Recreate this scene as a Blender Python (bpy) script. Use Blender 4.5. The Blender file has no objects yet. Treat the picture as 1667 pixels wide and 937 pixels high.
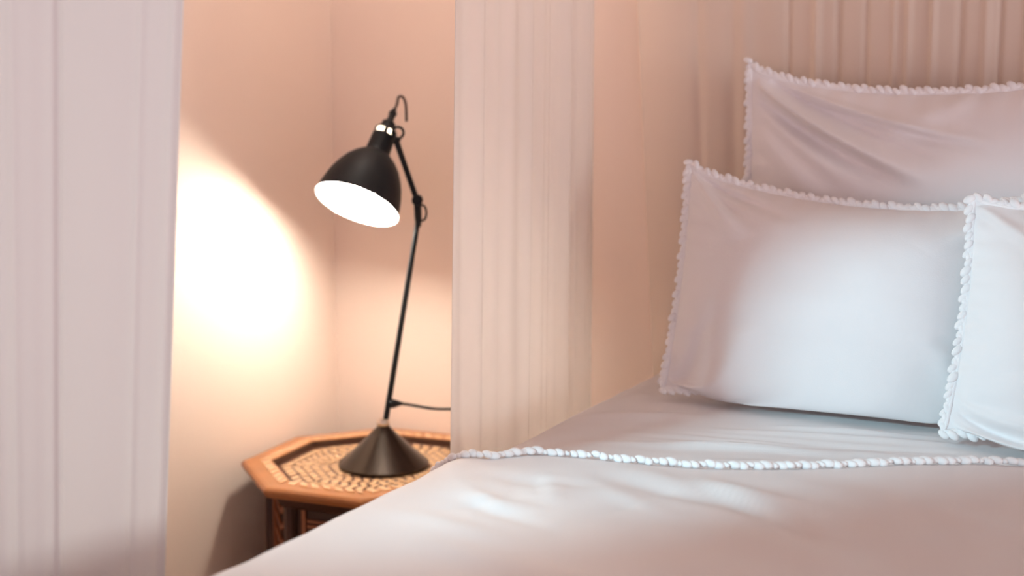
import bpy, bmesh, math, random
import numpy as np
from mathutils import Vector, Matrix, noise

random.seed(7)
SC = bpy.context.scene
COL = SC.collection
R = math.radians

# ------------------------------------------------------------------ camera
cam_d = bpy.data.cameras.new('camera')
cam = bpy.data.objects.new('camera', cam_d)
COL.objects.link(cam)
cam.location = (0, 0, 1.17)
cam.rotation_euler = (R(90 - 8.5), 0, R(27))
cam_d.sensor_width = 36
cam_d.lens = 36 * 2300 / 1667
cam_d.dof.use_dof = True
cam_d.dof.focus_distance = 1.95
cam_d.dof.aperture_fstop = 2.8
cam_d.clip_start = .05
SC.camera = cam

# ------------------------------------------------------------------ world, light, exposure
AMBIENT = (1.13, 0.88, 0.98)
AMBIENT_STRENGTH = 1.0
SPOT_COLOR = (0.49, 0.86, .98)
SPOT_POWER = 192
SPOT_DIR_DEG = 28          # azimuth the beam travels, from +y towards +x
SPOT_ELEV_DEG = 20
SPOT_AIM = (-.455, 1.86, .70)
SPOT_DIST = 2.55
SPOT_SIZE_DEG = 19.8
SPOT_NARROW = .56
SPOT_ROLL_DEG = 5
SPOT_BLEND = .40
SIDE_FILL_POWER = 8.2
SIDE_FILL_COLOR = (0.92, 1.0, 0.97)
CORNER_FILL_POWER = 21.5
CORNER_FILL_COLOR = (1.0, .98, .93)
BULB_COLOR = (1.0, .95, .83)
BULB_STRENGTH = 285

w = bpy.data.worlds.new('room_glow')
SC.world = w
w.use_nodes = True
bg = w.node_tree.nodes['Background']
# the rest of the room seen as a soft surround: brightest around eye level, dim overhead
_nt = w.node_tree
_tc = _nt.nodes.new('ShaderNodeTexCoord')
_sx = _nt.nodes.new('ShaderNodeSeparateXYZ')
_cr = _nt.nodes.new('ShaderNodeValToRGB')
_nt.links.new(_tc.outputs['Generated'], _sx.inputs[0])
_mr = _nt.nodes.new('ShaderNodeMapRange')
_mr.inputs[1].default_value, _mr.inputs[2].default_value = -1, 1
_nt.links.new(_sx.outputs['Z'], _mr.inputs[0])
_nt.links.new(_mr.outputs[0], _cr.inputs[0])
for _i, (_p, _v) in enumerate(((0.0, .5), (.42, 1.05), (.54, 1.05), (.70, .22))):
    _e = _cr.color_ramp.elements[_i] if _i < 2 else _cr.color_ramp.elements.new(_p)
    _e.position = _p
    _e.color = (AMBIENT[0] * _v, AMBIENT[1] * _v, AMBIENT[2] * _v, 1)
_nt.links.new(_cr.outputs[0], bg.inputs[0])
bg.inputs[1].default_value = AMBIENT_STRENGTH

sp_d = bpy.data.lights.new('spotlight', 'SPOT')
sp = bpy.data.objects.new('spotlight', sp_d)
COL.objects.link(sp)
sp_d.energy = SPOT_POWER
sp_d.color = SPOT_COLOR
sp_d.spot_size = R(SPOT_SIZE_DEG)
sp_d.spot_blend = SPOT_BLEND
sp_d.shadow_soft_size = .10
_d = Vector((math.sin(R(SPOT_DIR_DEG)) * math.cos(R(SPOT_ELEV_DEG)),
             math.cos(R(SPOT_DIR_DEG)) * math.cos(R(SPOT_ELEV_DEG)), -math.sin(R(SPOT_ELEV_DEG))))
sp.location = Vector(SPOT_AIM) - _d * SPOT_DIST
sp.rotation_euler = (_d.to_track_quat('-Z', 'Y').to_matrix() @ Matrix.Rotation(R(-SPOT_ROLL_DEG), 3, 'Z')).to_euler()
sp.scale = (SPOT_NARROW, 1, 1)

sf_d = bpy.data.lights.new('side_fill', 'AREA')  # unseen fill added on the right to lift near curtain and left wall
sf = bpy.data.objects.new('side_fill', sf_d)
COL.objects.link(sf)
sf_d.shape = 'RECTANGLE'
sf_d.size, sf_d.size_y = 1.5, .7
sf_d.spread = R(80)
sf_d.energy = SIDE_FILL_POWER
sf_d.color = SIDE_FILL_COLOR
sf.location = (2.6, .9, 1.05)
sf.rotation_euler = (R(90), 0, R(90))

cf_d = bpy.data.lights.new('corner_fill', 'POINT')  # added fill without a fixture, brightens the corner walls and head curtain
cf = bpy.data.objects.new('corner_fill', cf_d)
COL.objects.link(cf)
cf_d.energy = CORNER_FILL_POWER
cf_d.color = CORNER_FILL_COLOR
cf_d.shadow_soft_size = .14
cf.location = (-1.36, 2.20, 2.42)

SC.view_settings.view_transform = 'Standard'
SC.view_settings.look = 'None'
SC.view_settings.gamma = 1
SC.view_settings.exposure = 0
SC.view_settings.use_curve_mapping = False


# ------------------------------------------------------------------ helpers
def mat(name, color, rough=.6, metal=0, bump=0, bump_scale=60, var=0, var_scale=8, transl=0, emit=0, see=0,
        spec=.5, stretch=(1, 1, 1), sheen=0):
    m = bpy.data.materials.new(name)
    m.use_nodes = True
    nt = m.node_tree
    b = nt.nodes['Principled BSDF']
    b.inputs['Base Color'].default_value = (*color, 1)
    b.inputs['Roughness'].default_value = rough
    b.inputs['Metallic'].default_value = metal
    b.inputs['Specular IOR Level'].default_value = spec
    b.inputs['Sheen Weight'].default_value = sheen
    if emit:
        b.inputs['Emission Color'].default_value = (*color, 1)
        b.inputs['Emission Strength'].default_value = emit
    if bump or var:
        tc = nt.nodes.new('ShaderNodeTexCoord')
        mp = nt.nodes.new('ShaderNodeMapping')
        mp.inputs['Scale'].default_value = stretch
        nt.links.new(tc.outputs['Object'], mp.inputs['Vector'])
    if bump:
        n = nt.nodes.new('ShaderNodeTexNoise')
        n.inputs['Scale'].default_value = bump_scale
        n.inputs['Detail'].default_value = 3
        nt.links.new(mp.outputs[0], n.inputs['Vector'])
        bp = nt.nodes.new('ShaderNodeBump')
        bp.inputs['Strength'].default_value = bump
        bp.inputs['Distance'].default_value = .01
        nt.links.new(n.outputs[0], bp.inputs['Height'])
        nt.links.new(bp.outputs[0], b.inputs['Normal'])
    base_out = None
    if var:
        n2 = nt.nodes.new('ShaderNodeTexNoise')
        n2.inputs['Scale'].default_value = var_scale
        n2.inputs['Detail'].default_value = 4
        nt.links.new(mp.outputs[0], n2.inputs['Vector'])
        mx = nt.nodes.new('ShaderNodeMix')
        mx.data_type = 'RGBA'
        mx.inputs[6].default_value = (*[c * (1 - var) for c in color], 1)
        mx.inputs[7].default_value = (*[min(1, c * (1 + var)) for c in color], 1)
        nt.links.new(n2.outputs[0], mx.inputs[0])
        nt.links.new(mx.outputs[2], b.inputs['Base Color'])
        base_out = mx.outputs[2]
    if transl:
        t = nt.nodes.new('ShaderNodeBsdfTranslucent')
        t.inputs[0].default_value = (*color, 1)
        if base_out:
            nt.links.new(base_out, t.inputs[0])
        ms = nt.nodes.new('ShaderNodeMixShader')
        ms.inputs[0].default_value = transl
        out = nt.nodes['Material Output']
        nt.links.new(b.outputs[0], ms.inputs[1])
        nt.links.new(t.outputs[0], ms.inputs[2])
        nt.links.new(ms.outputs[0], out.inputs[0])
        if see:
            tr = nt.nodes.new('ShaderNodeBsdfTransparent')
            m2 = nt.nodes.new('ShaderNodeMixShader')
            m2.inputs[0].default_value = see
            nt.links.new(ms.outputs[0], m2.inputs[1])
            nt.links.new(tr.outputs[0], m2.inputs[2])
            nt.links.new(m2.outputs[0], out.inputs[0])
    return m


def link(name, me, m, parent=None, smooth=True):
    o = bpy.data.objects.new(name, me)
    for mm in (m if isinstance(m, (list, tuple)) else [m]):
        me.materials.append(mm)
    if smooth:
        for p in me.polygons:
            p.use_smooth = True
    COL.objects.link(o)
    if parent:
        o.parent = parent
    return o


def obj(name, bm, m, parent=None, smooth=True, sharp=None):
    bmesh.ops.recalc_face_normals(bm, faces=bm.faces)
    me = bpy.data.meshes.new(name)
    bm.to_mesh(me)
    bm.free()
    o = link(name, me, m, parent, smooth)
    if sharp is not None and smooth:
        me.set_sharp_from_angle(angle=R(sharp))
    return o


def empty(name, loc):
    o = bpy.data.objects.new(name, None)
    o.location = loc
    o.empty_display_size = .05
    COL.objects.link(o)
    return o


def tag(o, label=None, cat=None, group=None, kind=None):
    if label: o['label'] = label
    if cat: o['category'] = cat
    if group: o['group'] = group
    if kind: o['kind'] = kind
    return o


def add_box(bm, lo, hi, bevel=0, mi=0):
    r = bmesh.ops.create_cube(bm, size=1)
    vs = r['verts']
    for v in vs:
        v.co = Vector([lo[i] + (v.co[i] + .5) * (hi[i] - lo[i]) for i in range(3)])
    fs = list({f for v in vs for f in v.link_faces})
    for f in fs: f.material_index = mi
    if bevel:
        es = list({e for v in vs for e in v.link_edges})
        bmesh.ops.bevel(bm, geom=es, offset=bevel, segments=3, affect='EDGES', profile=.5)


def frame_of(d):
    d = Vector(d).normalized()
    a = Vector((0, 0, 1)) if abs(d.z) < .9 else Vector((1, 0, 0))
    x = d.cross(a).normalized()
    return x, d.cross(x).normalized(), d


def add_tube(bm, pts, rad, seg=12, cap=True, closed=False):
    pts = [Vector(p) for p in pts]
    n = len(pts)
    rads = rad if isinstance(rad, (list, tuple)) else [rad] * n
    rings = []
    px = None
    for i, p in enumerate(pts):
        if closed:
            t = pts[(i + 1) % n] - pts[i - 1]
        else:
            t = pts[min(i + 1, n - 1)] - pts[max(i - 1, 0)]
        t.normalize()
        if px is None:
            px = frame_of(t)[0]
        px = (px - t * px.dot(t)).normalized()
        py = t.cross(px)
        rings.append([bm.verts.new(p + (px * math.cos(2 * math.pi * k / seg) + py * math.sin(2 * math.pi * k / seg)) * rads[i]) for k in range(seg)])
    m = n if closed else n - 1
    for i in range(m):
        a, b = rings[i], rings[(i + 1) % n]
        for k in range(seg):
            bm.faces.new((a[k], a[(k + 1) % seg], b[(k + 1) % seg], b[k]))
    if cap and not closed:
        bm.faces.new(rings[0][::-1]); bm.faces.new(rings[-1])


def add_lathe(bm, profile, origin, axis, seg=48, cap_a=False, cap_b=False):
    """profile: (radius, distance along axis)"""
    x, y, z = frame_of(axis)
    o = Vector(origin)
    rings = []
    for r_, h in profile:
        rings.append([bm.verts.new(o + z * h + (x * math.cos(2 * math.pi * k / seg) + y * math.sin(2 * math.pi * k / seg)) * r_) for k in range(seg)])
    for a, b in zip(rings, rings[1:]):
        for k in range(seg):
            bm.faces.new((a[k], a[(k + 1) % seg], b[(k + 1) % seg], b[k]))
    if cap_a: bm.faces.new(rings[0][::-1])
    if cap_b: bm.faces.new(rings[-1])


def smooth_path(pts, n):
    """Catmull-Rom through pts, n points evenly by parameter"""
    P = [Vector(p) for p in pts]
    P = [P[0] * 2 - P[1]] + P + [P[-1] * 2 - P[-2]]
    out = []
    m = len(P) - 3
    for i in range(n):
        t = i / (n - 1) * m
        k = min(int(t), m - 1)
        f = t - k
        a, b, c, d = P[k:k + 4]
        out.append(.5 * ((2 * b) + (c - a) * f + (2 * a - 5 * b + 4 * c - d) * f * f + (3 * b - a - 3 * c + d) * f ** 3))
    return out


def even_path(pts, step):
    d = [0]
    for a, b in zip(pts, pts[1:]): d.append(d[-1] + (b - a).length)
    n = max(2, int(d[-1] / step))
    out = []
    for i in range(n + 1):
        s = d[-1] * i / n
        k = max(0, min(len(pts) - 2, int(np.searchsorted(d, s)) - 1))
        f = (s - d[k]) / max(1e-9, d[k + 1] - d[k])
        out.append(pts[k].lerp(pts[k + 1], f))
    return out


def add_bead(bm, c, t, nrm, size, twist):
    """one plump twisted knot of a crochet edging: an ellipsoid leaning across the path"""
    t = t.normalized()
    nrm = (nrm - t * nrm.dot(t)).normalized()
    b = t.cross(nrm)
    long_ = (t * math.cos(twist) + b * math.sin(twist))
    side = nrm.cross(long_)
    r = bmesh.ops.create_icosphere(bm, subdivisions=2, radius=1)
    for v in r['verts']:
        q = v.co.copy()
        v.co = c + long_ * q.x * size[0] + side * q.y * size[1] + nrm * q.z * size[2]


def grid_mesh(name, P, closed_u=False):
    """P: array [nu, nv, 3]"""
    nu, nv = P.shape[:2]
    me = bpy.data.meshes.new(name)
    vs = P.reshape(-1, 3).tolist()
    fs = []
    for i in range(nu - (0 if closed_u else 1)):
        for j in range(nv - 1):
            a = i * nv + j
            b = ((i + 1) % nu) * nv + j
            fs.append((a, b, b + 1, a + 1))
    me.from_pydata(vs, [], fs)
    me.update()
    return me


def nz(x, y, z=0.):
    return noise.noise((x, y, z))


# ------------------------------------------------------------------ materials
M_wall = mat('peach_plaster', (.92, .75, .65), rough=.9, bump=.04, bump_scale=90, spec=.2)
M_ceil = mat('dark_ceiling', (.34, .25, .19), rough=.7, var=.2, var_scale=5, stretch=(1, 8, 1))  # unseen ceiling, colour darkened to cut light bounced onto the bed
M_floor = mat('wood_floor', (.36, .22, .13), rough=.45, var=.25, var_scale=6, stretch=(8, .6, 1))
M_linen = mat('white_cotton', (.86, .825, .83), rough=.85, bump=.05, bump_scale=500, spec=.15, sheen=0)
M_trim = mat('white_crochet', (.90, .875, .88), rough=.9, spec=.1)
M_sheer = mat('cream_sheer', (.89, .83, .79), rough=.9, bump=.03, bump_scale=400, spec=.05, transl=.45, see=.18)
M_veil = mat('cream_voile', (.96, .82, .71), rough=.9, spec=.05, transl=.15, see=.33)
M_drape = mat('white_drape', (.86, .82, .80), rough=.9, bump=.03, bump_scale=400, spec=.05, transl=.15)
M_black = mat('black_steel', (.008, .010, .013), rough=.5, spec=.22)
M_base = mat('dark_brushed_steel', (.040, .031, .026), rough=.24, metal=1)
M_chrome = mat('polished_nickel', (.8, .74, .66), rough=.15, metal=1)
M_lining = mat('white_enamel', (.93, .92, .89), rough=.4)
M_bulb = mat('glowing_bulb', BULB_COLOR, emit=BULB_STRENGTH)
M_glow = mat('bulb_glow', (1.0, .82, .6), emit=6)
M_wood = mat('orange_walnut', (.36, .135, .042), rough=.32, var=.35, var_scale=14, stretch=(1, 1, 6))
M_tray = mat('amber_wood', (.075, .026, .012), rough=.38, var=.3, var_scale=18)
M_dark = mat('dark_walnut', (.055, .022, .014), rough=.35, var=.3, var_scale=12)
M_bone = mat('bone_inlay', (.76, .48, .28), rough=.20, var=.25, var_scale=60)
M_frame = mat('copper_wood', (.32, .12, .055), rough=.35, var=.3, var_scale=30)
M_matt = mat('mattress_ticking', (.8, .77, .74), rough=.9)
M_bedbase = mat('bed_base_wood', (.16, .09, .05), rough=.5)

# ------------------------------------------------------------------ setting
XW, YB = -1.666, 2.452      # left wall, back wall
ZC = 2.6


def slab(name, lo, hi, m):
    bm = bmesh.new()
    add_box(bm, lo, hi)
    o = obj(name, bm, m, smooth=False)
    o['kind'] = 'structure'
    return o


slab('floor', (XW - .12, -1.6, -.1), (2.2, YB + .12, 0), M_floor)
slab('ceiling', (XW - .12, -1.6, ZC), (2.2, YB + .12, ZC + .1), M_ceil)
slab('wall_left', (XW - .12, -1.6, 0), (XW, YB + .12, ZC), M_wall)
slab('wall_back', (XW, YB, 0), (2.2, YB + .12, ZC), M_wall)

# ------------------------------------------------------------------ bed
BX0, BX1 = -.83, .76      # flat part of the top, left and right
BY0 = .33
BYH = 2.335
ZT = .68
bed = empty('bed', (0, 1.4, 0))
tag(bed, 'wide bed made up in white cotton bedding beside the inlaid table', 'bed')
bm = bmesh.new()
add_box(bm, (-.86, BY0 + .02 - 1.4, .29), (.79, BYH - .02 - 1.4, .645), bevel=.06)
obj('mattress', bm, M_matt, bed)
bm = bmesh.new()
add_box(bm, (-.85, BY0 + .03 - 1.4, .10), (.78, BYH - .02 - 1.4, .288), bevel=.01)
obj('bed_base', bm, M_bedbase, bed)
for sx in (-.79, .72):
    for sy in (BY0 + .1 - 1.4, BYH - .1 - 1.4):
        bm = bmesh.new()
        add_lathe(bm, [(.022, 0), (.03, .1)], (sx, sy, 0), (0, 0, 1), seg=20, cap_a=True, cap_b=True)
        obj('leg', bm, M_bedbase, bed, sharp=40)


def trim_y(x):
    """y of the crochet-edged hem across the bed"""
    xs = [-.96, -.883, -.825, -.782, -.744, -.662, -.586, -.515, -.449, -.384, -.319, -.252, -.209, -.05, .3, .8]
    ys = [1.53, 1.508, 1.512, 1.560, 1.574, 1.582, 1.594, 1.617, 1.654, 1.694, 1.739, 1.776, 1.788, 1.83, 1.87, 1.86]
    return float(np.interp(x, xs, ys)) + .036


def ridge(x, y, a, b, width, h):
    """a soft crease running from a to b on the bed plane"""
    ax, ay = a; bx, by = b
    dx, dy = bx - ax, by - ay
    L = math.hypot(dx, dy)
    t = ((x - ax) * dx + (y - ay) * dy) / (L * L)
    d = ((x - ax) * dy - (y - ay) * dx) / L
    fade = max(0., 1 - (2 * t - 1) ** 2)
    return h * fade * math.exp(-(d / width) ** 2)


DUVET_CREASES = [
    ((-.60, 1.60), (-.36, 1.40), .012, -.007), ((-.57, 1.60), (-.33, 1.42), .016, .007), ((-.70, 1.44), (-.80, 1.30), .006, -.004),
    ((-.76, 1.54), (-.70, 1.44), .008, -.005), ((-.82, 1.46), (-.70, 1.36), .010, .005), ((-.80, 1.40), (-.60, 1.30), .012, -.005),
    ((-.66, 1.52), (-.52, 1.42), .012, .004), ((-.50, 1.40), (-.20, 1.30), .025, .006), ((-.75, 1.22), (-.45, 1.18), .02, .005),
    ((-0.829, 1.413), (-0.6594, 1.375), 0.01696, 0.005652), ((-0.8101, 1.488), (-0.6406, 1.507), 0.01507, -0.00471),
    ((-0.6782, 1.601), (-0.3391, 1.488), 0.01884, 0.007536), ((-0.6971, 1.564), (-0.3956, 1.46), 0.01413, -0.005652),
    ((-0.6217, 1.281), (-0.5652, 1.564), 0.00942, -0.003768), ((-0.8478, 1.319), (-0.6217, 1.253), 0.01884, 0.00471),
    ((-0.471, 1.62), (-0.0942, 1.507), 0.02826, 0.006594), ((-0.8855, 1.564), (-0.7724, 1.394), 0.01319, 0.003768),
    ((-0.7724, 1.526), (-0.7159, 1.413), 0.008478, -0.003768), ((-0.7253, 1.535), (-0.6594, 1.404), 0.008478, 0.003768),
]
SHEET_CREASES = [
    ((-0.8007, 1.752), (-0.2826, 1.903), 0.0113, 0.005652), ((-0.7536, 1.818), (-0.2826, 1.941), 0.00942, -0.00471),
    ((-0.7348, 1.79), (-0.4239, 1.846), 0.007536, 0.00471), ((-0.6594, 1.903), (-0.2826, 1.978), 0.00942, 0.005652),
    ((-0.6971, 1.865), (-0.358, 1.922), 0.006594, -0.003768), ((-0.6217, 1.733), (-0.3014, 1.837), 0.00942, 0.00471),
    ((-0.8666, 1.884), (-0.6594, 1.978), 0.01884, 0.005652), ((-0.584, 1.959), (-0.3203, 2.006), 0.007536, 0.00471),
]


def cover(name, y_of, x_list, ny, ztop, r, drop, creases, puff, seed, thick):
    """bedding lying on the top and hanging down both sides. y_of(x)->(y0, y1)."""
    P = np.zeros((len(x_list), ny, 3))
    for i, s in enumerate(x_list):
        # s is arc length from the left edge of the flat top; negative goes over the side
        for j in range(ny):
            v = j / (ny - 1)
            flat = BX1 - BX0
            if s < 0:
                q = min(-s / r, math.pi / 2)
                ex = max(0., -s - r * math.pi / 2)
                x = BX0 - r * math.sin(q)
                z = ztop - r + r * math.cos(q) - ex
                nx, nzv = -math.sin(q), math.cos(q)
            elif s > flat:
                q = min((s - flat) / r, math.pi / 2)
                ex = max(0., s - flat - r * math.pi / 2)
                x = BX1 + r * math.sin(q)
                z = ztop - r + r * math.cos(q) - ex
                nx, nzv = math.sin(q), math.cos(q)
            else:
                x, z, nx, nzv, ex = BX0 + s, ztop, 0, 1, 0
            y0, y1 = y_of(x)
            y = y0 + (y1 - y0) * v
            h = 0
            for a, b, wd, hh in creases:
                h += ridge(x, y, a, b, wd, hh)
            h += puff * (nz(x * 2.3 + seed, y * 2.3, .3) + .4 * nz(x * 5.5, y * 5.5 + seed, .7))
            h += .0012 * nz(x * 16, y * 22, seed)
            if ex > 0:
                h += .012 * min(1, ex * 5) * (math.sin(y * 16 + seed) * .5 + .5)
                h = max(h, 0)
            P[i, j] = (x + nx * h, y, z + nzv * h)
    me = grid_mesh(name, P)
    return me, P


def solidify(o, t, offset=-1):
    md = o.modifiers.new('thickness', 'SOLIDIFY')
    md.thickness = t
    md.offset = offset
    return o


flat = BX1 - BX0
xl = [-.52 + .02 * k for k in range(17)] + list(np.linspace(-.18, flat + .18, 210)) + [flat + .2 + .03 * k for k in range(11)]
# flat sheet: from under the duvet up to the head
me, _ = cover('bed_sheet', lambda x: (trim_y(x) + .005, BYH + .005), xl, 120, ZT - .013, .093, .3, SHEET_CREASES, .006, 3.1, .004)
sheet = link('bed_sheet', me, M_linen)
solidify(sheet, .004)
tag(sheet, 'smooth white cotton sheet between the crochet hem and the pillows', 'sheet')

me, DP = cover('duvet', lambda x: (BY0, trim_y(x)), xl, 170, ZT + .008, .107, .3, [(a, b, wd * 1.1, hh * .72) for a, b, wd, hh in DUVET_CREASES], .012, 1.7, .01)
duvet = link('duvet', me, M_linen)
solidify(duvet, .014)
tag(duvet, 'crumpled white duvet with a crochet hem covering the near part of the bed', 'duvet')
# crochet hem along the head-side edge of the duvet
edge = [Vector(p) for p in DP[:, -1, :]]
edge = [p for p in edge if p.z > .42]
path = even_path(edge, .0098)
bm = bmesh.new()
for i in range(1, len(path) - 1):
    t = path[i + 1] - path[i - 1]
    nn = Vector((0, 0, 1)) if path[i].z > .62 else Vector((-1 if path[i].x < 0 else 1, 0, .3))
    sz = 1 + .22 * math.sin(i * 2.1) + random.uniform(-.1, .1)
    c = path[i] + nn * .003 + Vector((0, .004 + random.uniform(-.0015, .0015), random.uniform(0, .002)))
    add_bead(bm, c, t, nn, (.0088 * sz, .0044 * sz, .0050 * sz), R(40 if i % 2 else 24))
obj('crochet_hem', bm, M_trim, duvet)


# ------------------------------------------------------------------ pillows
def make_pillow(name, tl, tr, br, bl, T, sag, seed, folds, label, mp=None):
    tl, tr, br, bl = map(Vector, (tl, tr, br, bl))
    N = 150
    nrm = (tr - tl).cross(tl - bl).normalized()      # towards the camera
    if nrm.y > 0: nrm = -nrm
    cen = (tl + tr + br + bl) / 4

    def border(u, v):
        p = (bl * (1 - u) + br * u) * (1 - v) + (tl * (1 - u) + tr * u) * v
        su, sv = math.sin(math.pi * u), math.sin(math.pi * v)
        up = ((tl + tr) - (bl + br)).normalized()
        rt = ((tr + br) - (tl + bl)).normalized()
        # edges pulled in between the corner "ears"
        p = p + up * sag[0] * su ** .55 * ((1 - v) * sag[2] - v)
        p = p + rt * sag[1] * sv ** .8 * ((1 - u) - u)
        return p, su, sv

    def prof(t):
        t = max(0., min(1., t))
        return (1 - abs(2 * t - 1) ** 2.3) ** .75

    def surf(u, v, side):
        p, su, sv = border(u, v)
        g = prof(u) * prof(v)
        h = T * g * (1.0 if side > 0 else .75)
        wr = 0
        for (cu, cv, du, dv, L, wd, hh) in folds:
            tt = ((u - cu) * du + (v - cv) * dv)
            dd = ((u - cu) * dv - (v - cv) * du)
            if 0 < tt < L:
                wr += hh * math.sin(math.pi * min(1, (tt / L)) ** .7) * math.exp(-(dd / (wd * (1 + 1.2 * tt / L))) ** 2)
        wr += .006 * nz(u * 3 + seed, v * 3, .2) * min(1, g * 2) + .002 * nz(u * 8 + seed, v * 8, .9) * min(1, g * 3)
        gath = 0.0022 * math.sin(v * 70 + seed) * math.exp(-min(u, 1 - u) * 22) * min(1, g * 8)
        gath += 0.0022 * math.sin(u * 80 + seed) * math.exp(-min(v, 1 - v) * 22) * min(1, g * 8)
        q = p + nrm * (side * (h + (wr + gath) * (1 if side > 0 else .4)))
        if side > 0 and v < .24 and g > 0:      # the lower belly sags onto the bed in front of the seam
            q.z -= .058 * math.sin(math.pi * v / .24) ** .8 * min(1, prof(u) * 1.3)
        q.z = max(q.z, .679)
        return q

    vs, fs = [], []
    idx = {}
    for side in (1, -1):
        for i in range(N + 1):
            for j in range(N + 1):
                if side < 0 and (i in (0, N) or j in (0, N)):
                    idx[side, i, j] = idx[1, i, j]
                    continue
                # denser towards the border
                u = .5 - .5 * math.cos(math.pi * i / N)
                v = .5 - .5 * math.cos(math.pi * j / N)
                u = .5 * u + .5 * i / N; v = .5 * v + .5 * j / N
                idx[side, i, j] = len(vs)
                vs.append(surf(u, v, side) - cen)
        for i in range(N):
            for j in range(N):
                q = (idx[side, i, j], idx[side, i + 1, j], idx[side, i + 1, j + 1], idx[side, i, j + 1])
                fs.append(q if side > 0 else q[::-1])
    me = bpy.data.meshes.new(name)
    me.from_pydata([tuple(v) for v in vs], [], fs)
    me.update()
    bm = bmesh.new(); bm.from_mesh(me)
    bmesh.ops.recalc_face_normals(bm, faces=bm.faces)
    bm.to_mesh(me); bm.free()
    o = link(name, me, M_linen)
    o.location = cen
    tag(o, label, 'pillow', 'white pillows leaning at the head of the bed')
    # crochet edging all round
    ring = []
    K = 60
    for k in range(K): ring.append(border(k / K, 0)[0])
    for k in range(K): ring.append(border(1, k / K)[0])
    for k in range(K): ring.append(border(1 - k / K, 1)[0])
    for k in range(K): ring.append(border(0, 1 - k / K)[0])
    ring.append(ring[0])
    path = even_path(ring, .0125)
    bm = bmesh.new()
    n = len(path) - 1
    for i in range(n):
        t = path[(i + 1) % n] - path[i - 1]
        out = t.cross(nrm).normalized()
        if out.dot(path[i] - cen) < 0: out = -out
        s = 1 + random.uniform(-.15, .15)
        c = path[i] + out * (.005 + .0018 * math.sin(i * 2.4)) + nrm * random.uniform(-.002, .003)
        add_bead(bm, c - cen, t, nrm, (.0090 * s, .0054 * s, .0048 * s), R(38))
        add_bead(bm, (path[i] + path[(i + 1) % n]) / 2 + out * .0035 - cen, t, nrm, (.0080, .0046, .0040), R(-20))
    add_tube(bm, [p - cen for p in path[:-1]], .0036, seg=8, closed=True)
    obj('crochet_edging', bm, M_trim, o)
    return o


# folds: start u,v, direction du,dv, length, width, height
make_pillow('pillow', (-0.7272, 2.298, 1.191), (-0.1319, 2.303, 1.198), (-0.1225, 2.261, 0.7037), (-0.73, 2.261, 0.7037), 0.08007, (.052, .012, .3), 5.2,
            [(.02, .965, .87, -.49, .60, .013, .030), (.03, .905, .86, -.51, .55, .016, -.018), (.06, .985, .90, -.43, .58, .012, -.018),
             (.12, .985, .95, -.30, .62, .010, .013), (.20, .93, .95, -.30, .48, .010, -.012), (.05, .86, .80, -.60, .42, .018, .010),
             (.03, .80, .70, -.71, .45, .030, .010), (.62, .99, -.85, -.52, .35, .03, .008)],
            'white pillow behind the others with a long crease running from its raised corner')
make_pillow('pillow', (-0.78, 2.162, 1.032), (-0.2685, 2.152, 0.9957), (-0.2496, 2.055, 0.692), (-0.774, 2.042, 0.687), 0.09891, (.040, .010, .2), 1.4,
            [(.02, .98, .60, -.80, .35, .018, .014), (.02, .98, .93, -.36, .40, .016, -.012), (.03, .95, .80, -.6, .30, .014, -.008),
             (.02, .02, .75, .66, .40, .018, .014), (.03, .03, .95, .30, .45, .016, -.010),
             (.02, .05, .45, .89, .36, .014, -.010), (.98, .95, -.7, -.7, .3, .03, .007), (.97, .05, -.6, .8, .35, .02, .008)],
            'white pillow standing in front of the creased one, catching the round patch of light')
make_pillow('pillow', (-0.3222, 2.058, 1.002), (0.1884, 2.072, 0.9957), (0.2072, 1.985, 0.692), (-0.331, 1.963, 0.687), 0.08949, (.022, .010, .2), 9.3,
            [(.02, .04, .92, .40, .45, .022, .014), (.02, .12, .99, .10, .40, .014, -.012), (.02, .16, .99, .06, .35, .012, .008),
             (.02, .98, .70, -.71, .35, .018, .010), (.02, .20, .98, .16, .3, .015, .006)],
            'white pillow in front, cut off by the right side of the photo')


# ------------------------------------------------------------------ curtains
def make_curtain(name, plan, n, fold, z0, z1, m, label, slant=None, nzs=40):
    """plan: list of (x, y) points from one edge to the other; fold(u, zt) -> offset along the plan's normal"""
    P2 = smooth_path([(x, y, 0) for x, y in plan], n)
    P = np.zeros((n, nzs, 3))
    for i in range(n):
        t = P2[min(i + 1, n - 1)] - P2[max(i - 1, 0)]
        t.normalize()
        nn = Vector((t.y, -t.x, 0))
        u = i / (n - 1)
        for j in range(nzs):
            zt = j / (nzs - 1)
            z = z0 + (z1 - z0) * zt
            q = P2[i] + nn * fold(u, z)
            if slant: q = q + t * slant(u, z)
            P[i, j] = (q.x, q.y, z)
    o = link(name, grid_mesh(name, P), m)
    solidify(o, .0012, 0)
    tag(o, label, 'curtain')
    return o


def g(u, c, w_): return math.exp(-((u - c) / w_) ** 2)


# near-left drape, close to the camera. u = 0 at the edge beside the lit wall
def fold_near(u, z):
    d = .006 * math.sin(u * 9 + .4 + .15 * z) + .001 * math.sin(u * 31 + z * .5)
    d += -.006 * g(u, .36, .008) - .002 * g(u, .40, .02)
    d += .003 * g(u, .12, .012) + .003 * g(u, .47, .012) - .003 * g(u, .50, .02) + .006 * g(u, .02, .02)
    return d


make_curtain('curtain', [(-1.028, 1.205), (-1.064, 1.115), (-1.10, 1.02), (-1.15, .90), (-1.20, .78)], 260, fold_near, .01, 2.5, M_drape,
             'pale drape hanging close in front, filling the left side beside the lit wall',
             slant=lambda u, z: (1 - u) * -.075 * (z - .95))


# drape between lamp and pillows, along the side of the bed
def sstep(t):
    t = max(0., min(1., t))
    return t * t * (3 - 2 * t)


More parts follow.
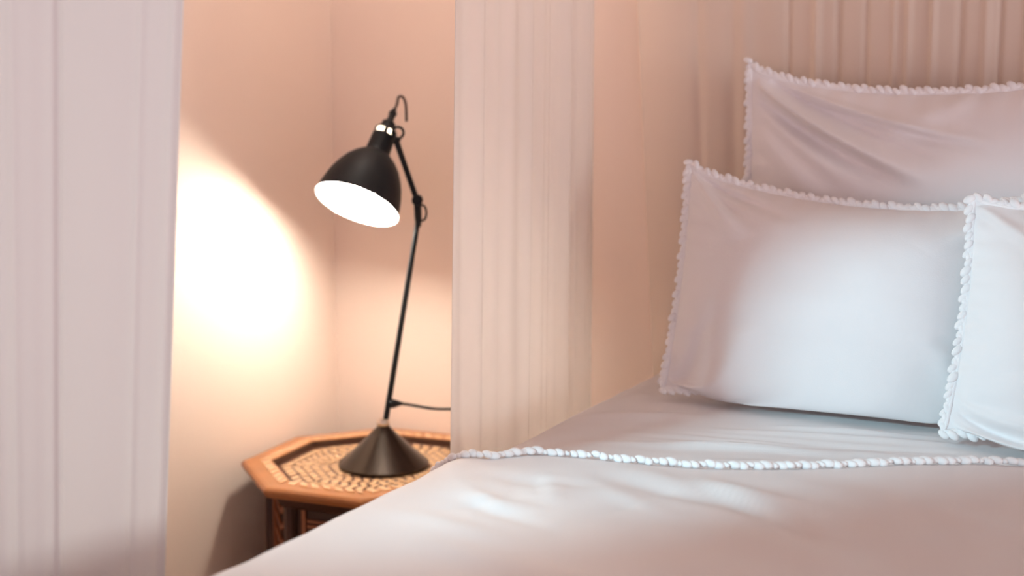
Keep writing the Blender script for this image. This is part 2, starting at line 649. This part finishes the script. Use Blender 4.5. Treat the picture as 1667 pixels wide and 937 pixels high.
def fold_mid(u, z):
    k = .004 * (z - .9)
    d = .012 * min(u, .38) / .38 - .020 * sstep((u - .365 - k) / .05)
    d += .014 * max(0, min(u - .415, .23)) / .23 - .016 * sstep((u - .64 + k) / .035)
    d += .010 * max(0, min(u - .675, .13)) / .13 - .010 * sstep((u - .80 - k) / .03)
    d += .006 * g(u, .10, .03) - .005 * g(u, .17, .02) + .004 * g(u, .25, .025) + .005 * g(u, .50, .02) - .004 * g(u, .56, .015)
    d += .004 * g(u, .73, .012) + .005 * g(u, .87, .015) - .024 * g(u, 1.02, .06) + .0015 * math.sin(u * 70 + z)
    return 1.7 * d - .012


make_curtain('curtain', [(-.985, 1.752), (-.980, 1.89), (-.974, 2.03), (-.968, 2.17), (-.964, 2.305)], 280, fold_mid, .01, 2.5, M_sheer,
             'cream sheer curtain with soft folds hanging between the lamp and the pillows',
             slant=lambda u, z: (1 - u) * .03 * (z - .55))


# drape across the head of the bed, smooth near the lamp and pleated behind the pillows
PLEATS = []
rx = random.Random(11)


def head_u(x): return (x * .942 + .975) / (.975 + .706)


for px_x, wd_, h in ((-.914, .006, -.0045), (-.846, .007, -.0035), (-.822, .008, .0045), (-.765, .012, .003)):
    PLEATS.append((head_u(px_x), wd_, h))
x_ = -.74
while x_ < .72:
    PLEATS.append((head_u(x_), rx.uniform(.0022, .0045), rx.choice((.006, -.006, .004, .008, -.005))))
    x_ += rx.uniform(.020, .058)


def fold_head(u, z):
    wob = .0025 * math.sin(z * 2.2)
    d = .004 * math.sin(u * 26)
    for c, wd, h in PLEATS:
        if abs(u - c) < wd * 5 + .004:
            d += h * g(u + wob * (c - .3), c, wd)
    return d


make_curtain('curtain', [(-.975, 2.412), (-.555, 2.409), (-.1345, 2.406), (.286, 2.406), (.706, 2.406)], 900, fold_head, .01, 2.5, M_veil,
             'pleated cream curtain hanging across the head of the bed behind the pillows', nzs=26,
             slant=lambda u, z: (1 - u) ** 6 * .06 * (1.3 - z))

# ------------------------------------------------------------------ inlaid octagonal side table
TC = Vector((-1.417, 2.208, 0))
KT = 1.075
TR_, PH, EL = .235, 27.5, 1.03
ZTAB = .450
table = empty('side_table', TC)
tag(table, 'octagonal carved wooden side table with bone inlay standing in the corner', 'table')


def octo(r_, z):
    return [Vector((KT * r_ * math.cos(R(PH + 45 * k)), EL * KT * r_ * math.sin(R(PH + 45 * k)), z)) for k in range(8)]


def oct_rings(bm, rings, cap_last=True, cap_first=False):
    V = [[bm.verts.new(p) for p in octo(r_, z)] for r_, z in rings]
    for a, b in zip(V, V[1:]):
        for k in range(8):
            bm.faces.new((a[k], a[(k + 1) % 8], b[(k + 1) % 8], b[k]))
    if cap_last: bm.faces.new(V[-1])
    if cap_first: bm.faces.new(V[0][::-1])


WELL = .013
bm = bmesh.new()
oct_rings(bm, [(.05, ZTAB - .022), (.222, ZTAB - .022), (.230, ZTAB - .019), (TR_, ZTAB - .010), (TR_ - .001, ZTAB - .005), (TR_ - .005, ZTAB - .001),
               (TR_ - .011, ZTAB), (.183, ZTAB), (.181, ZTAB - .001), (.180, ZTAB - WELL), (.01, ZTAB - WELL)], True, True)
top = obj('tabletop', bm, [M_wood, M_tray, M_dark], table, smooth=False)
for p in top.data.polygons:
    c = p.center
    if c.z < ZTAB - WELL + .001 and c.z > ZTAB - WELL - .001 and Vector((c.x, c.y)).length < .17 * KT:
        p.material_index = 1
    elif abs(p.normal.z) < .3 and Vector((c.x, c.y)).length < .19 * KT:
        p.material_index = 2


def add_tile(bm, a, b, c, d, h):
    """raised tile on the quad a b c d"""
    lo = [bm.verts.new(p) for p in (a, b, c, d)]
    hi = [bm.verts.new(p + Vector((0, 0, h))) for p in (a, b, c, d)]
    bm.faces.new(hi)
    for k in range(4):
        bm.faces.new((lo[k], lo[(k + 1) % 4], hi[(k + 1) % 4], hi[k]))


def tile_row(bm, r0, r1, z, n, skew, gap, h=.0012, half=False):
    A, B = octo(r0, z), octo(r1, z)
    for k in range(8):
        a0, a1, b0, b1 = A[k], A[(k + 1) % 8], B[k], B[(k + 1) % 8]
        for i in range(n):
            t0, t1 = (i + gap) / n, (i + 1 - gap) / n
            s0, s1 = min(1, t0 + skew / n), min(1, t1 + skew / n)
            if s1 - s0 < .2 / n: continue
            add_tile(bm, a0.lerp(a1, t0), a0.lerp(a1, t1), b0.lerp(b1, s1), b0.lerp(b1, s0), h * random.uniform(.5, 1.7))


bm = bmesh.new()
tile_row(bm, .186, .203, ZTAB, 7, .55, .20)
obj('rim_inlay', bm, M_bone, table, smooth=False)
bm = bmesh.new()
for k, (r0, r1, n, sk) in enumerate([(.150, .166, 6, .3), (.133, .146, 6, -.3), (.117, .130, 5, .3), (.101, .114, 5, -.2), (.085, .098, 4, .3), (.060, .080, 3, .2)]):
    tile_row(bm, r0, r1, ZTAB - WELL, n, sk, .17, h=.001)
obj('tray_inlay', bm, M_bone, table, smooth=False)

RB = .192
bm = bmesh.new()
oct_rings(bm, [(RB - .012, .12), (RB - .012, ZTAB - .020)], True, True)
obj('cabinet_body', bm, M_dark, table, smooth=False)
bm = bmesh.new()
oct_rings(bm, [(RB + .004, ZTAB - .046), (RB + .010, ZTAB - .040), (RB + .022, ZTAB - .0225), (RB - .02, ZTAB - .0225)], True, True)
obj('apron_moulding', bm, M_dark, table, smooth=False)
corn = octo(RB, 0)
for k in range(8):
    bm = bmesh.new()
    c = corn[k]
    ang = math.atan2(c.y, c.x)
    add_lathe(bm, [(.012, 0), (.012, ZTAB - .046)], (c.x * .955, c.y * .955, 0), (0, 0, 1), seg=8, cap_a=True, cap_b=True)
    obj('leg', bm, M_dark, table, smooth=False)
for k in range(8):
    a, b = octo(RB - .011, 0)[k], octo(RB - .011, 0)[(k + 1) % 8]
    t = (b - a).normalized()
    nn = Vector((t.y, -t.x, 0))
    L = (b - a).length
    if nn.dot(a) < 0: nn = -nn

    def on(s, z, d=0): return a + t * (s * L) + nn * d + Vector((0, 0, z))

    def bar(bm, s0, s1, z0, z1, d):
        q = [on(s0, z0), on(s1, z0), on(s1, z1), on(s0, z1)]
        lo = [bm.verts.new(p) for p in q]
        hi = [bm.verts.new(p + nn * d) for p in q]
        bm.faces.new(hi); bm.faces.new(lo[::-1])
        for i in range(4): bm.faces.new((lo[i], lo[(i + 1) % 4], hi[(i + 1) % 4], hi[i]))

    bm = bmesh.new()
    if k % 2 == 1:      # framed panels
        for (s0, s1, za, zb) in ((.16, .84, .434, .440), (.16, .84, .424, .429), (.16, .21, .15, .440), (.79, .84, .15, .440), (.23, .77, .378, .383), (.23, .77, .368, .373)):
            bar(bm, s0, s1, za, zb, .005)
        for q in range(5):
            s = .30 + q * .10
            bar(bm, s - .03, s + .03, .335, .360, .005)
            bar(bm, s - .03, s + .03, .295, .320, .005)
    else:               # zig-zag inlay between two thin uprights
        for (s0, s1) in ((.12, .17), (.83, .88), (.76, .79)):
            bar(bm, s0, s1, .14, .447, .005)
        for q in range(9):
            z = .43 - q * .032
            for (s0, z0, s1, z1) in ((.24, z, .50, z - .020), (.50, z - .020, .76, z)):
                q4 = [on(s0, z0), on(s1, z1), on(s1, z1 - .012), on(s0, z0 - .012)]
                lo = [bm.verts.new(p) for p in q4]
                hi = [bm.verts.new(p + nn * .004) for p in q4]
                bm.faces.new(hi); bm.faces.new(lo[::-1])
                for i in range(4): bm.faces.new((lo[i], lo[(i + 1) % 4], hi[(i + 1) % 4], hi[i]))
    obj('panel_frame', bm, M_frame, table, smooth=False)

# ------------------------------------------------------------------ desk lamp
LB = Vector((-1.304, 2.06, .4888))       # layout origin of the lamp's own measures
LW = Vector((-1.402, 2.2145, ZTAB - WELL + .0018))      # where it stands
lamp = empty('desk_lamp', LW)
lamp.scale = (KT, KT, KT)
tag(lamp, 'black jointed metal desk lamp with a bell shade, lit, on the inlaid octagonal table', 'lamp')


def L(p): return Vector(p) - LB


bm = bmesh.new()
add_lathe(bm, [(.070, 0), (.0795, 0), (.0803, .002), (.080, .006), (.060, .023), (.040, .042), (.022, .060), (.0115, .071), (.0105, .073)], (0, 0, 0), (0, 0, 1), seg=72, cap_a=True, cap_b=True)
obj('base', bm, M_base, lamp, sharp=35)
bm = bmesh.new()
add_lathe(bm, [(.0100, .0725), (.0112, .0745), (.0112, .0815), (.0095, .0845), (.006, .0855)], (0, 0, 0), (0, 0, 1), seg=32, cap_a=True, cap_b=True)
tag(obj('collar', bm, M_chrome, lamp, sharp=40), 'shiny metal collar')

P_bot = L((-1.300, 2.062, .572))
P_joint = L((-1.2465, 2.090, .925))
P_elbow = L((-1.2470, 2.089, .957))
P_arm = L((-1.2785, 2.0735, 1.060))
bm = bmesh.new()
add_tube(bm, [P_bot, P_bot.lerp(P_joint, .25), P_joint], [.0052, .0050, .0044], seg=16)
obj('stem', bm, M_black, lamp, sharp=40)
boss = L((-1.2895, 2.067, .601))
view_r = Vector((math.cos(R(27)), math.sin(R(27)), 0))
view_u = Vector((0, 0, 1))
bm = bmesh.new()
add_lathe(bm, [(.008, -.006), (.0085, 0), (.007, .006), (.004, .014), (.0032, .018)], boss, view_r, seg=20, cap_a=True, cap_b=True)
obj('cord_grip', bm, M_black, lamp)
bm = bmesh.new()
jc = L((-1.2455, 2.091, .939))
add_tube(bm, [P_joint - view_u * .012, P_joint + view_u * .002, P_elbow + view_u * .004], [.0048, .0062, .0066], seg=14)
add_lathe(bm, [(.0085, -.008), (.0095, -.006), (.0095, .006), (.0085, .008)], P_elbow + view_u * .002, Vector((.454, -.891, 0)), seg=24, cap_a=True, cap_b=True)
obj('elbow_joint', bm, M_black, lamp, sharp=40)
bm = bmesh.new()
add_tube(bm, [jc + view_r * (.0055 + .0075 * math.cos(a)) + view_u * (.0135 * math.sin(a) - .002) for a in np.linspace(0, 2 * math.pi, 28, endpoint=False)], .0019, seg=10, closed=True)
obj('cord_ring', bm, M_black, lamp)
bm = bmesh.new()
add_tube(bm, [P_elbow, P_elbow.lerp(P_arm, .5), P_arm], [.0050, .0050, .0054], seg=16)
obj('arm', bm, M_black, lamp, sharp=40)

# shade head: axis points out of the opening
AX = Vector((-.054, -.563, -.825)).normalized()
OP = L((-1.341, 2.044, .952))
back = -AX


def along(h): return OP + back * h


bm = bmesh.new()
outer = [(.0752, -.001), (.0756, .001), (.0745, .006), (.0722, .018), (.0690, .032), (.0645, .047), (.0580, .062), (.0495, .077), (.0395, .089), (.0300, .0975), (.0245, .101)]
add_lathe(bm, outer, OP, back, seg=72)
shade = obj('shade', bm, M_black, lamp)
bm = bmesh.new()
inner = [(.0752, -.001), (.0735, .001), (.0728, .006), (.0706, .018), (.0674, .032), (.0629, .047), (.0564, .062), (.0479, .077), (.0379, .089), (.0284, .0965), (.002, .098)]
add_lathe(bm, inner, OP, back, seg=72)
tag(obj('shade_lining', bm, M_lining, shade), 'white inside of the shade, glowing')

# socket sleeve with a ring of vent holes
bm = bmesh.new()
SEG = 36
x_a, y_a, z_a = frame_of(back)
hs = [.0985, .104, .110, .122, .134, .1385, .1465, .149, .152]
rs = [.0245, .0225, .0218, .0212, .0207, .0205, .0202, .0200, .018]
rings = [[bm.verts.new(OP + z_a * h + (x_a * math.cos(2 * math.pi * k / SEG) + y_a * math.sin(2 * math.pi * k / SEG)) * r_) for k in range(SEG)] for h, r_ in zip(hs, rs)]
cam_dir = Vector((0, 0, 1.17)) - (LB + OP)
a0 = math.atan2(cam_dir.dot(y_a), cam_dir.dot(x_a))
for i in range(len(rings) - 1):
    for k in range(SEG):
        am = 2 * math.pi * (k + .5) / SEG
        ph = ((am - a0) * 180 / math.pi) % 60
        if i == 5 and (ph < 22 or ph > 52) is False and False:
            continue
        if i == 5 and 12 <= ph < 48:
            continue
        bm.faces.new((rings[i][k], rings[i][(k + 1) % SEG], rings[i + 1][(k + 1) % SEG], rings[i + 1][k]))
bm.faces.new(rings[-1])
obj('socket_sleeve', bm, M_black, lamp, sharp=50)
bm = bmesh.new()
add_lathe(bm, [(.0188, .136), (.0188, .149)], OP, back, seg=36, cap_a=True, cap_b=True)  # emissive drum added behind the holes, standing in for bulb light
tag(obj('vent_glow', bm, M_glow, lamp), 'lamp light showing through the vent holes')
bm = bmesh.new()
add_lathe(bm, [(.018, .151), (.0155, .154), (.0130, .156), (.0120, .165), (.0085, .168), (.0062, .171), (.0058, .182), (.0072, .183), (.0072, .187), (.0045, .190), (.0040, .194)], OP, back, seg=32, cap_a=True, cap_b=True)
obj('cap', bm, M_black, lamp, sharp=40)
# swivel ring beside the sleeve
sw = L((-1.2755, 2.0745, 1.0745))
bm = bmesh.new()
add_tube(bm, [sw + view_r * .0095 * math.cos(a) + view_u * .0095 * math.sin(a) for a in np.linspace(0, 2 * math.pi, 28, endpoint=False)], .0022, seg=10, closed=True)
add_tube(bm, [along(.140) + view_r * .018, sw - view_r * .008], .0042, seg=12)
add_tube(bm, [sw - view_u * .008, P_arm - view_u * .002], .0058, seg=12)
obj('swivel_joint', bm, M_black, lamp)
# bulb
bm = bmesh.new()
add_lathe(bm, [(.0005, -.010), (.010, -.007), (.019, .001), (.0255, .012), (.027, .022), (.0245, .034), (.018, .046), (.0135, .056), (.013, .075)], OP, back, seg=32, cap_a=True, cap_b=True)
tag(obj('bulb', bm, M_bulb, lamp), 'glowing light bulb')
# cords
c0 = along(.192)
top_loop = [c0, c0 + back * .012 + view_r * .001, c0 + view_u * .0225 + view_r * .008, c0 + view_u * .023 + view_r * .0155, c0 + view_u * .012 + view_r * .0205, c0 - view_u * .006 + view_r * .0215, c0 - view_u * .020 + view_r * .0215]
bm = bmesh.new()
add_tube(bm, smooth_path(top_loop, 40), .0024, seg=10)
tag(obj('cord', bm, mat('brown_flex', (.05, .022, .014), rough=.6), lamp), 'thin brown cord arching over the cap')
b2 = LW + boss * KT
mains = [b2 + view_r * .016, b2 + view_r * .037 - view_u * .003, b2 + view_r * .08 - view_u * .010, b2 + view_r * .14 - view_u * .012, Vector((-1.14, 2.36, .53)),
         Vector((-1.125, 2.41, .44)), Vector((-1.125, 2.43, .25)), Vector((-1.13, 2.43, .03)), Vector((-1.2, 2.435, .006)), Vector((-1.3, 2.435, .006))]
bm = bmesh.new()
add_tube(bm, [(p - LW) / KT for p in smooth_path(mains, 80)], .0026, seg=10)
obj('cord', bm, M_black, lamp)
